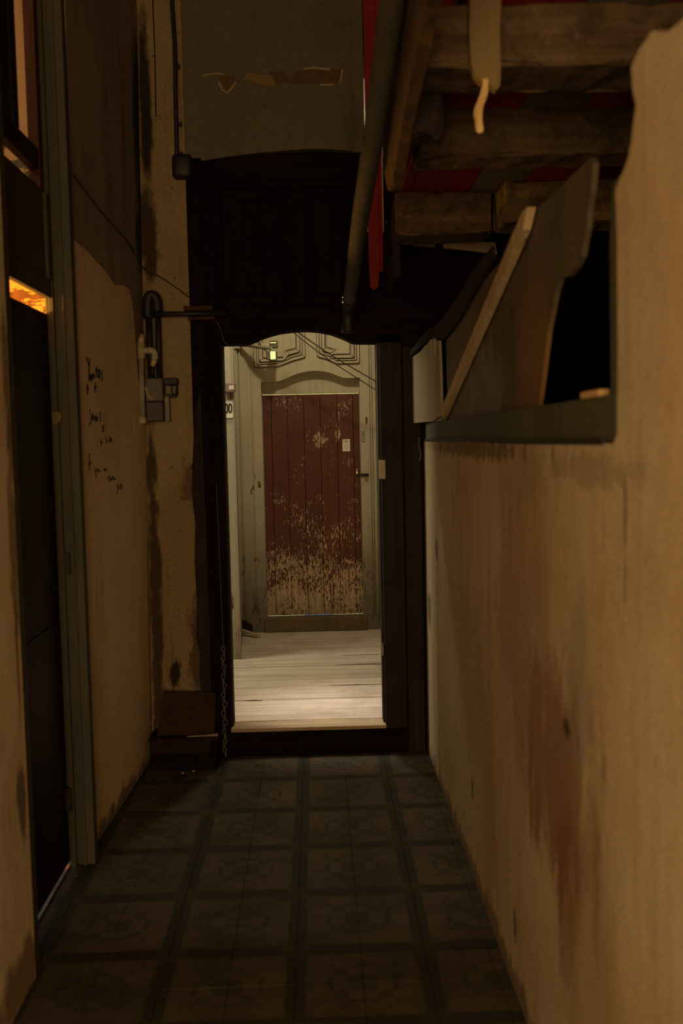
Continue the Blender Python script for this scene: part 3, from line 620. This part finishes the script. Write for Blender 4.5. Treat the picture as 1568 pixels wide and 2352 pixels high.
# ---- trimmer plank with jagged foot
bm = NB()
prism(bm, [(.266, y, z) for y, z in ((1.2, 2.46), (2.0, 2.45), (2.28, 2.425), (2.5, 2.40), (2.7, 2.37), (2.9, 2.318), (2.98, 2.325), (3.1, 2.36), (3.22, 2.45), (3.3, 2.60), (3.26, 2.74), (2.6, 2.74), (1.2, 2.74))], (-.03, 0, 0))
tag(obj('trimmer_plank', bm, 'trimmer'), 'brown plank hanging along the joist ends beside the grey drain pipe', 'plank')
bm = NB(); prism(bm, [(.345, y, z) for y, z in ((3.3, 2.44), (3.9, 2.40), (4.3, 2.32), (4.6, 2.24), (4.95, 2.30), (4.95, 2.60), (3.3, 2.60))], (.035, 0, 0))
bm.free()
bm = NB(); box(bm, .350, .385, 4.37, 4.96, 2.30, 2.60, bev=.004); rough(bm, .004, 8)
tag(obj('blackened_beam', bm, 'char'), 'blackened short beam between the short joist and the doorway wall', 'beam')
bm = NB(); box(bm, .272, .345, 2.60, 2.68, 2.375, 2.625, bev=.006); bmesh.ops.subdivide_edges(bm, edges=bm.edges[:], cuts=2, use_grid_fill=True); rough(bm, .007, 5)
tag(obj('broken_post', bm, 'char'), 'blackened broken timber stub hanging behind the nearest joist', 'timber')
bm = NB()
prism(bm, [(x, 2.335, z) for x, z in ((.374, 2.61), (.372, 2.52), (.375, 2.45), (.384, 2.425), (.398, 2.41), (.418, 2.405), (.432, 2.392), (.441, 2.402), (.443, 2.45), (.441, 2.52), (.446, 2.61))], (0, .03, 0))
tag(obj('hanging_wood_stub', bm, 'tan_stub'), 'tan torn wood piece hanging in front of the nearest joist', 'wood scrap')
bm = NB()
ribbon(bm, smooth_path([(.408, 2.34, 2.435), (.405, 2.335, 2.39), (.390, 2.33, 2.349), (.389, 2.33, 2.325), (.394, 2.335, 2.296)], 4), [.006]*4+[.008]*4+[.0095]*4+[.008]*4+[.005], (0, -1, 0), .003)
tag(obj('wood_splinter', bm, 'splinter'), 'curled bright splinter dangling below the tan torn wood piece', 'splinter')
# ---- red board and pale boards at the back wall
rb = thing('red_board', (.32, 4.965, 2.33), 'tall red-painted board beside the drain pipe at the end wall', 'board')
bm = NB(); prism(bm, [(x, 4.955, z) for x, z in ((.276, 4.1), (.358, 4.1), (.356, 3.0), (.352, 2.42), (.33, 2.418), (.325, 2.345), (.30, 2.33), (.286, 2.345), (.28, 2.5))], (0, .016, 0)); obj('panel', bm, 'red_board', rb)
B('gap_light_strip', 'pale_strip', rb, .352, .3575, 4.952, 4.97, 2.43, 2.97)  # pale strip stands for light showing through the gap
B('groove', 'ink', rb, .334, .336, 4.9535, 4.956, 2.42, 4.1)
bm = NB(); prism(bm, [(.49, 4.962, 2.567), (.60, 4.962, 2.563), (.612, 4.962, 2.534), (.503, 4.962, 2.540)], (0, .018, 0))
tag(obj('pale_board', bm, 'grey_board'), 'short greyish board end under the short brown joist', 'board')
bm = NB(); prism(bm, [(.645, 4.960, 2.562), (.905, 4.960, 2.553), (.915, 4.960, 2.495), (.77, 4.960, 2.516), (.65, 4.960, 2.53)], (0, .018, 0))
tag(obj('pale_board', bm, 'pale_wood'), 'longer tan board with slanting lower edge under the short brown joist', 'board')
B0 = B('upright_stud', 'post_wood', None, .90, .96, 4.88, 4.96, 2.0, 2.47, bev=.005); tag(B0, 'dim upright stud behind the top of the plywood sheet', 'stud')
# ---- drain pipe
dp = thing('drain_pipe', (.18, 4.9, 2.2), 'grey drain pipe running along the corridor under the ceiling', 'pipe')
bm = NB(); tube(bm, smooth_path([(.202, 1.2, 2.77), (.201, 2.34, 2.615), (.189, 3.07, 2.475), (.178, 3.6, 2.385), (.175, 4.5, 2.28), (.174, 4.78, 2.25)], 6), .031, 18); obj('pipe_run', bm, 'pipe', dp, True)
bm = NB(); tube(bm, [(.174, 4.70, 2.259), (.174, 4.80, 2.248)], .037, 18); tube(bm, smooth_path([(.174, 4.79, 2.248), (.172, 4.87, 2.235), (.170, 4.90, 2.19), (.170, 4.90, 2.12)], 5), .032, 16); obj('elbow', bm, 'black_iron', dp, True)
B('clamp', 'steel', dp, .138, .147, 4.70, 4.715, 2.235, 2.265, bev=.002)
B('clamp_bolt', 'steel', dp, .206, .214, 4.72, 4.73, 2.29, 2.30, bev=.001)
# ---- plywood sheets and batten in the opening
bm = NB()
prism(bm, [(.575, y, z) for y, z in ((4.30,1.675),(2.60,1.660),(2.564,1.675),(2.513,1.753),(2.48,1.81),(2.454,1.856),(2.40,1.91),(2.373,1.939),(2.331,1.962),(2.25,1.955),(2.178,1.966),(2.14,1.98),(2.125,2.002),(2.10,2.03),(2.091,2.066),(2.065,2.10),(2.048,2.148),(2.07,2.165),(2.4,2.17),(2.881,2.185),(3.073,2.13),(3.40,2.125),(3.679,2.114),(3.80,2.08),(3.901,2.053),(4.2,2.03),(4.35,2.02),(4.34,1.85))], (.012, 0, 0))
tag(obj('plywood_sheet', bm, 'plywood'), 'large torn grey-brown plywood sheet leaning in the broken opening', 'plywood')
A_, D_ = Vector((.487, 4.95, 0)), Vector((.575-.487, 4.3-4.95, 0)).normalized()
P1 = [(.0,1.675),(.0,2.0),(.08,2.005),(.167,2.011),(.25,2.03),(.30,2.034),(.36,2.05),(.375,1.96),(.385,1.90),(.395,1.97),(.40,2.052),(.426,2.054),(.436,1.97),(.446,1.89),(.452,1.97),(.46,2.035),(.51,2.03),(.525,1.9),(.535,1.675)]
bm = NB(); nrm = Vector((-D_.y, D_.x, 0)); prism(bm, [A_ + D_*t + Vector((0, 0, z)) for t, z in P1], nrm*.012)
tag(obj('plywood_sheet', bm, 'plywood_pale'), 'small pale split plywood panel beside the dark door post', 'plywood')
# dark broken cover strip along the top of both sheets
bm = NB()
ribbon(bm, [(.482, 4.94, 2.015), (.535, 4.56, 2.075), (.566, 4.30, 2.055), (.566, 3.9, 2.085), (.566, 3.5, 2.135), (.566, 3.1, 2.165)], [.012, .022, .034, .04, .038, .02], (-.3, -.1, 0), .010)
tag(obj('broken_cover_strip', bm, 'char'), 'dark broken strip along the torn top of the plywood', 'strip')
bt = thing('wooden_batten', (.568, 3.5, 1.66), 'pale wooden batten slanting across the large plywood sheet', 'batten')
a, b = Vector((.545, 2.575, 2.160)), Vector((.549, 4.42, 1.680))
bm = NB(); t = (b-a).normalized(); s = t.cross(Vector((1, 0, 0))).normalized()*.023
prism(bm, [a+s+t*.03, a-s*.15-t*.04, a-s*.9+t*.02, a-s+t*.06, b-s, b+s], (.022, 0, 0)); obj('strip', bm, 'pale_wood', bt)
bm = NB(); tube(bm, smooth_path([(.553, 2.60, 2.105), (.548, 2.56, 2.09), (.543, 2.53, 2.07), (.542, 2.50, 2.062)], 4), .0022, 6); obj('nail', bm, 'black_iron', bt)
bm = NB(); tube(bm, [(.545, 4.30, 1.69), (.52, 4.36, 1.675)], .003, 6); obj('nail', bm, 'black_iron', bt)
tag(B('wood_chip', 'splinter', None, .552, .575, 1.935, 2.07, 1.673, 1.688, bev=.003), 'small pale wood chip lying on the green rail of the opening', 'wood chip')
bm = NB(); tube(bm, smooth_path([(.512, 4.90, 1.60), (.508, 4.89, 1.57), (.515, 4.88, 1.52), (.51, 4.88, 1.49)], 4), .004, 6)
tag(obj('cord_stub', bm, 'cable'), 'short black cord hanging below the far end of the green rail', 'cord')

# ================================================================== THINGS, LEFT CORNER
mb = thing('meter_box', (-.77, 4.93, 1.705), 'grey electrical box on the ochre wall beside the doorway', 'electrical box')
B('body', 'box_grey', mb, -.818, -.734, 4.872, 4.978, 1.805, 1.916, bev=.006)
B('lower_cover', 'box_grey_dark', mb, -.818, -.736, 4.870, 4.978, 1.708, 1.803, bev=.006)
B('side_flange', 'pvc_dull', mb, -.735, -.712, 4.92, 4.978, 1.706, 1.83, bev=.006)
bm = NB(); box(bm, -.736, -.668, 4.91, 4.978, 1.885, 1.918, bev=.005); box(bm, -.700, -.672, 4.905, 4.978, 1.835, 1.885, bev=.005); box(bm, -.736, -.678, 4.925, 4.978, 1.825, 1.84, bev=.003); lv = obj('lever', bm, 'black_iron', mb)
B('lever_cap', 'box_grey', lv, -.692, -.674, 4.900, 4.906, 1.845, 1.88, bev=.002)
bm = NB(); ribbon(bm, [(-.815, 4.8695, 1.875), (-.806, 4.8695, 1.835), (-.785, 4.8695, 1.812)], .006, (0, -1, 0), .002); obj('sticker', bm, 'pvc_dull', mb)
pv = thing('pvc_conduit', (-.83, 4.86, 1.70), 'yellowed plastic conduit with tee and elbow above the grey box', 'conduit')
bm = NB(); tube(bm, [(-.832, 4.85, 1.715), (-.828, 4.85, 2.05)], .0135, 14); obj('vertical_pipe', bm, 'pvc_dull', pv, True)
bm = NB(); tube(bm, [(-.833, 4.85, 1.698), (-.833, 4.85, 1.705), (-.832, 4.85, 1.73)], [.016, .019, .018], 14); obj('end_cap', bm, 'pvc', pv, True)
bm = NB(); tube(bm, [(-.828, 4.85, 2.01), (-.827, 4.85, 2.085)], .019, 14); tube(bm, [(-.826, 4.85, 2.085), (-.824, 4.85, 2.10), (-.82, 4.85, 2.125)], [.014, .016, .010], 12); tube(bm, [(-.828, 4.85, 2.047), (-.79, 4.85, 2.047)], .016, 14); obj('tee', bm, 'pvc', pv, True)
bm = NB(); tube(bm, smooth_path([(-.79, 4.85, 2.047), (-.773, 4.852, 2.045), (-.764, 4.855, 2.03), (-.765, 4.86, 2.005)], 5), .0165, 14); tube(bm, [(-.766, 4.862, 2.005), (-.779, 4.87, 1.975)], [.014, .012], 12); obj('elbow', bm, 'pvc', pv, True)
bm = NB(); tube(bm, [(-.779, 4.872, 1.975), (-.783, 4.885, 1.915)], .007, 8); obj('lead_in', bm, 'black_iron', pv, True)
ip = thing('iron_pipe', (-.70, 4.93, 1.92), 'black iron pipes with a capped riser and a crosspiece above the grey box', 'pipe')
bm = NB(); tube(bm, [(-.797, 4.93, 1.91), (-.800, 4.93, 2.22)], .015, 12); tube(bm, [(-.757, 4.94, 1.91), (-.755, 4.94, 2.26)], .014, 12); obj('riser', bm, 'black_iron', ip, True)
bm = NB(); tube(bm, smooth_path([(-.800, 4.925, 2.21), (-.798, 4.925, 2.30), (-.78, 4.925, 2.318), (-.758, 4.925, 2.30), (-.755, 4.93, 2.24)], 5), .026, 14); obj('riser_cap', bm, 'black_iron', ip, True)
B('backing_board', 'box_grey_dark', ip, -.79, -.765, 4.955, 4.979, 1.92, 2.25)
bm = NB(); tube(bm, [(-.825, 4.915, 2.226), (-.42, 4.915, 2.226)], .0125, 12); obj('cross_pipe', bm, 'black_iron', ip, True)
tag(B('wooden_bracket', 'brown_frame', None, -.625, -.485, 4.90, 4.965, 2.240, 2.262, bev=.003), 'small brown wood strip resting on the black cross pipe at the door frame', 'bracket')
tag(B('wooden_bracket', 'brown_frame', None, -.605, -.475, 4.90, 4.965, 2.196, 2.210, bev=.003), 'thin brown wood strip just under the black cross pipe at the door frame', 'bracket')
cp = thing('conduit_riser', (-.632, 4.945, 2.88), 'black vertical pipe ending in a junction block left of the grey plaster', 'pipe')
bm = NB(); tube(bm, smooth_path([(-.640, 4.95, 2.95), (-.636, 4.95, 3.3), (-.633, 4.95, 3.5), (-.640, 4.95, 3.75), (-.645, 4.95, 4.18)], 4), .0105, 10); obj('pipe_run', bm, 'black_iron', cp, True)
for z in (2.99, 3.13, 3.4): B('clip', 'black_iron', cp, -.628, -.612, 4.955, 4.972, z, z+.02, bev=.002)
bm = NB(); box(bm, -.662, -.565, 4.91, 4.975, 2.875, 2.99, bev=.02); obj('junction_block', bm, 'black_iron', cp, True)
bm = NB(); pts = [(3.80, 2.60), (3.95, 2.585), (4.16, 2.558), (4.45, 2.537), (4.70, 2.518), (4.95, 2.46)]
tube(bm, smooth_path([(xl(y, z)+.006, y, z) for y, z in pts] + [(-.72, 4.972, 2.40), (-.60, 4.965, 2.31)], 5), .0035, 6)
tag(obj('wall_cable', bm, 'cable'), 'thin dark cable drooping across the brown upper left wall', 'cable')
bm = NB(); tube(bm, smooth_path([(-.48, 4.955, 2.20), (-.455, 4.955, 2.16), (-.44, 4.955, 2.10), (-.42, 4.955, 2.075)], 5), .0016, 5)
tag(obj('thin_wire', bm, 'wire'), 'thin wire drooping from the black cross pipe to the doorway head', 'wire')
bm = NB(); tube(bm, [(-.612, 4.972, 1.475), (-.610, 4.935, 1.478), (-.606, 4.928, 1.492)], .006, 8)
tag(obj('wall_hook', bm, 'black_iron'), 'small black hook on the ochre strip beside the door frame', 'hook')
# step with leaning board
st = thing('wooden_step', (-.67, 4.88, 0), 'low dark wooden step on the floor left of the doorway', 'step')
B('block', 'dark_wood_x', st, -.846, -.515, 4.80, 4.97, 0, .148, bev=.004)
B('front_board', 'cardboard_dark', st, -.842, -.545, 4.788, 4.80, .085, .15, bev=.002)
B('tread', 'cardboard_dark', st, -.848, -.508, 4.785, 4.97, .148, .162, bev=.003)
bm = NB(); prism(bm, [(-.812, 4.84, .163), (-.532, 4.84, .163), (-.528, 4.915, .350), (-.60, 4.917, .356), (-.785, 4.92, .366), (-.80, 4.90, .31)], (0, .008, 0))
tag(obj('leaning_board', bm, 'cardboard'), 'brown board leaning on the ochre wall atop the low step', 'board')
bm = NB(); tube(bm, [(-.66, 4.80, .167), (-.53, 4.80, .170), (-.512, 4.80, .171)], [.003, .006, .008], 10)
tag(obj('pale_stick', bm, 'pvc_dull'), 'pale stick lying on the front edge of the low step', 'stick')
# chain and rope
ch = thing('hanging_chain', (-.488, 4.955, .01), 'dusty chain hanging down the left door jamb', 'chain')
bm = NB(); tube(bm, smooth_path([(-.498, 4.965, 1.40), (-.494, 4.963, 1.1), (-.490, 4.962, .8), (-.488, 4.96, .57)], 5), .004, 7); obj('cord', bm, 'cable', ch, True)
for k in range(24):
    bm = NB(); z = .565 - k*.0235; ang = (k % 2)*math.pi/2 + .4; wob = .004*math.sin(k*1.7); big = 1.35 if 11 < k < 17 else 1
    pts = []
    for q in range(9):
        a_ = q*2*math.pi/8; pts.append((-.487 - k*.0003 + wob + .0085*big*math.sin(a_)*math.cos(ang), 4.952 + .0085*big*math.sin(a_)*math.sin(ang), z + .0155*math.cos(a_)))
    tube(bm, pts, .0032, 6); obj('link', bm, 'dusty_chain', ch, True)
# crumbs on the floor
for k, (x, y, lab) in enumerate(((-.68, 4.74, 'left'), (-.63, 4.77, 'right'))):
    bm = NB(); bmesh.ops.create_icosphere(bm, subdivisions=1, radius=.006); rough(bm, .0015, k)
    bmesh.ops.translate(bm, verts=bm.verts[:], vec=(x, y, .004)); tag(obj('crumb', bm, 'crumb'), 'tiny yellow crumb on the tiles in front of the low step, %s one of two' % lab, 'crumb', 'yellow crumbs by the step')
bm = NB(); bmesh.ops.create_icosphere(bm, subdivisions=2, radius=.02); rough(bm, .005, 9)
bmesh.ops.scale(bm, verts=bm.verts[:], vec=(1.8, 1, .3)); bmesh.ops.translate(bm, verts=bm.verts[:], vec=(-.69, 4.68, .006)); tag(obj('debris_clump', bm, 'char'), 'dark clump of debris on the tiles before the low step', 'debris')

# ================================================================== THINGS IN THE HALL
wlp = thing('wall_lamp', (-.5, 7.5, 2.2), 'small lamp on a pale arm high left of the far door', 'lamp')
bm = NB(); tube(bm, smooth_path([(-.56, 7.50, 2.325), (-.47, 7.42, 2.312), (-.40, 7.34, 2.295), (-.33, 7.30, 2.287), (-.30, 7.30, 2.28)], 5), [.018]*6 + [.021]*6 + [.025]*6 + [.03]*3, 14); obj('arm', bm, 'lamp_arm', wlp, True)
hs = B('housing', 'lamp_dark', wlp, -.318, -.258, 7.27, 7.35, 2.275, 2.325, bev=.006)
B('lens', 'lens', wlp, -.313, -.275, 7.262, 7.30, 2.19, 2.247, bev=.004)
B('lens_edge', 'lens', hs, -.312, -.268, 7.262, 7.27, 2.305, 2.311)
bm = NB(); box(bm, -.345, -.316, 7.28, 7.34, 2.19, 2.25, bev=.005); box(bm, -.32, -.264, 7.30, 7.35, 2.18, 2.25, bev=.004); obj('shade', bm, 'lamp_dark', wlp)
bm = NB(); tube(bm, smooth_path([(-.40, 7.3, 2.42), (-.40, 7.3, 2.34), (-.37, 7.3, 2.28), (-.34, 7.3, 2.25)], 5), .004, 6); obj('lead', bm, 'cable', wlp, True)
B('wall_rose', 'lamp_arm', wlp, -.595, -.535, 7.48, 7.53, 2.29, 2.36, bev=.006)
for k, (a, mid, b, lab) in enumerate((((-.20, 7.10, 2.43), (.15, 7.13, 2.185), (.62, 7.16, 1.905), 'upper of two wires slanting across the top of the far door'),
                                      ((-.20, 7.14, 2.415), (.12, 7.18, 2.165), (.62, 7.24, 1.84), 'lower of two wires slanting across the top of the far door'))):
    bm = NB(); tube(bm, smooth_path([a, mid, b], 8), .0042 if k == 0 else .0034, 6); tag(obj('hall_wire', bm, 'cable'), lab, 'wire', 'wires slanting across the far hall')
sb = thing('socket_box', (-.58, 6.57, 1.92), 'mauve plastic box on the hall wall above the number plate', 'box')
sbb = B('body', 'cream_box', sb, -.625, -.515, 6.555, 6.598, 1.925, 1.985, bev=.008)
B('label_strip', 'plate_white', sbb, -.557, -.524, 6.553, 6.556, 1.943, 1.968); B('bracket', 'scar', sb, -.575, -.555, 6.57, 6.599, 1.88, 1.925)
npl = thing('number_plate', (-.62, 6.585, 1.755), 'white plate numbered 200 on the hall wall under the mauve box', 'number plate')
B('plate', 'plate_white', npl, -.636, -.5375, 6.588, 6.592, 1.758, 1.868, bev=.001)
fc = bpy.data.curves.new('digits', 'FONT'); fc.body = '200'; fc.size = .105; fc.extrude = .0006; fc.offset = .0015
fo = bpy.data.objects.new('digits_tmp', fc); col.objects.link(fo); bpy.context.view_layer.update()
me = bpy.data.meshes.new_from_object(fo.evaluated_get(bpy.context.evaluated_depsgraph_get())); bpy.data.objects.remove(fo)
me.materials.clear(); me.materials.append(M['ink'])
mw = max(v.co.x for v in me.vertices); k_ = .078/mw
dg = bpy.data.objects.new('digits', me); col.objects.link(dg); dg.parent = npl
dg.scale = (k_, .85, 1); dg.rotation_euler = (math.pi/2, 0, 0); dg.location = Vector((-.621, 6.587, 1.79)) - npl.location; dg['label'] = 'black digits 200'
bm = NB(); prism(bm, [(-.61, 7.43, .147), (-.455, 7.30, .147), (-.44, 7.325, .147), (-.60, 7.47, .147)], (0, 0, .022))
for v in bm.verts: v.co.z += max(0, (-.45-v.co.x))*.16
tag(obj('loose_plank', bm, 'pale_strip'), 'broken plank end lying in the far left corner of the hall', 'plank')
bm = NB(); prism(bm, [(-.585, 7.485, .147), (-.53, 7.46, .147), (-.51, 7.485, .147), (-.575, 7.525, .147)], (0, 0, .05))
for v in bm.verts: v.co.z += max(0, (-.48-v.co.x))*.5 if v.co.z > .16 else 0
tag(obj('dark_scrap', bm, 'char'), 'dark scrap behind the broken plank end in the hall corner', 'scrap')
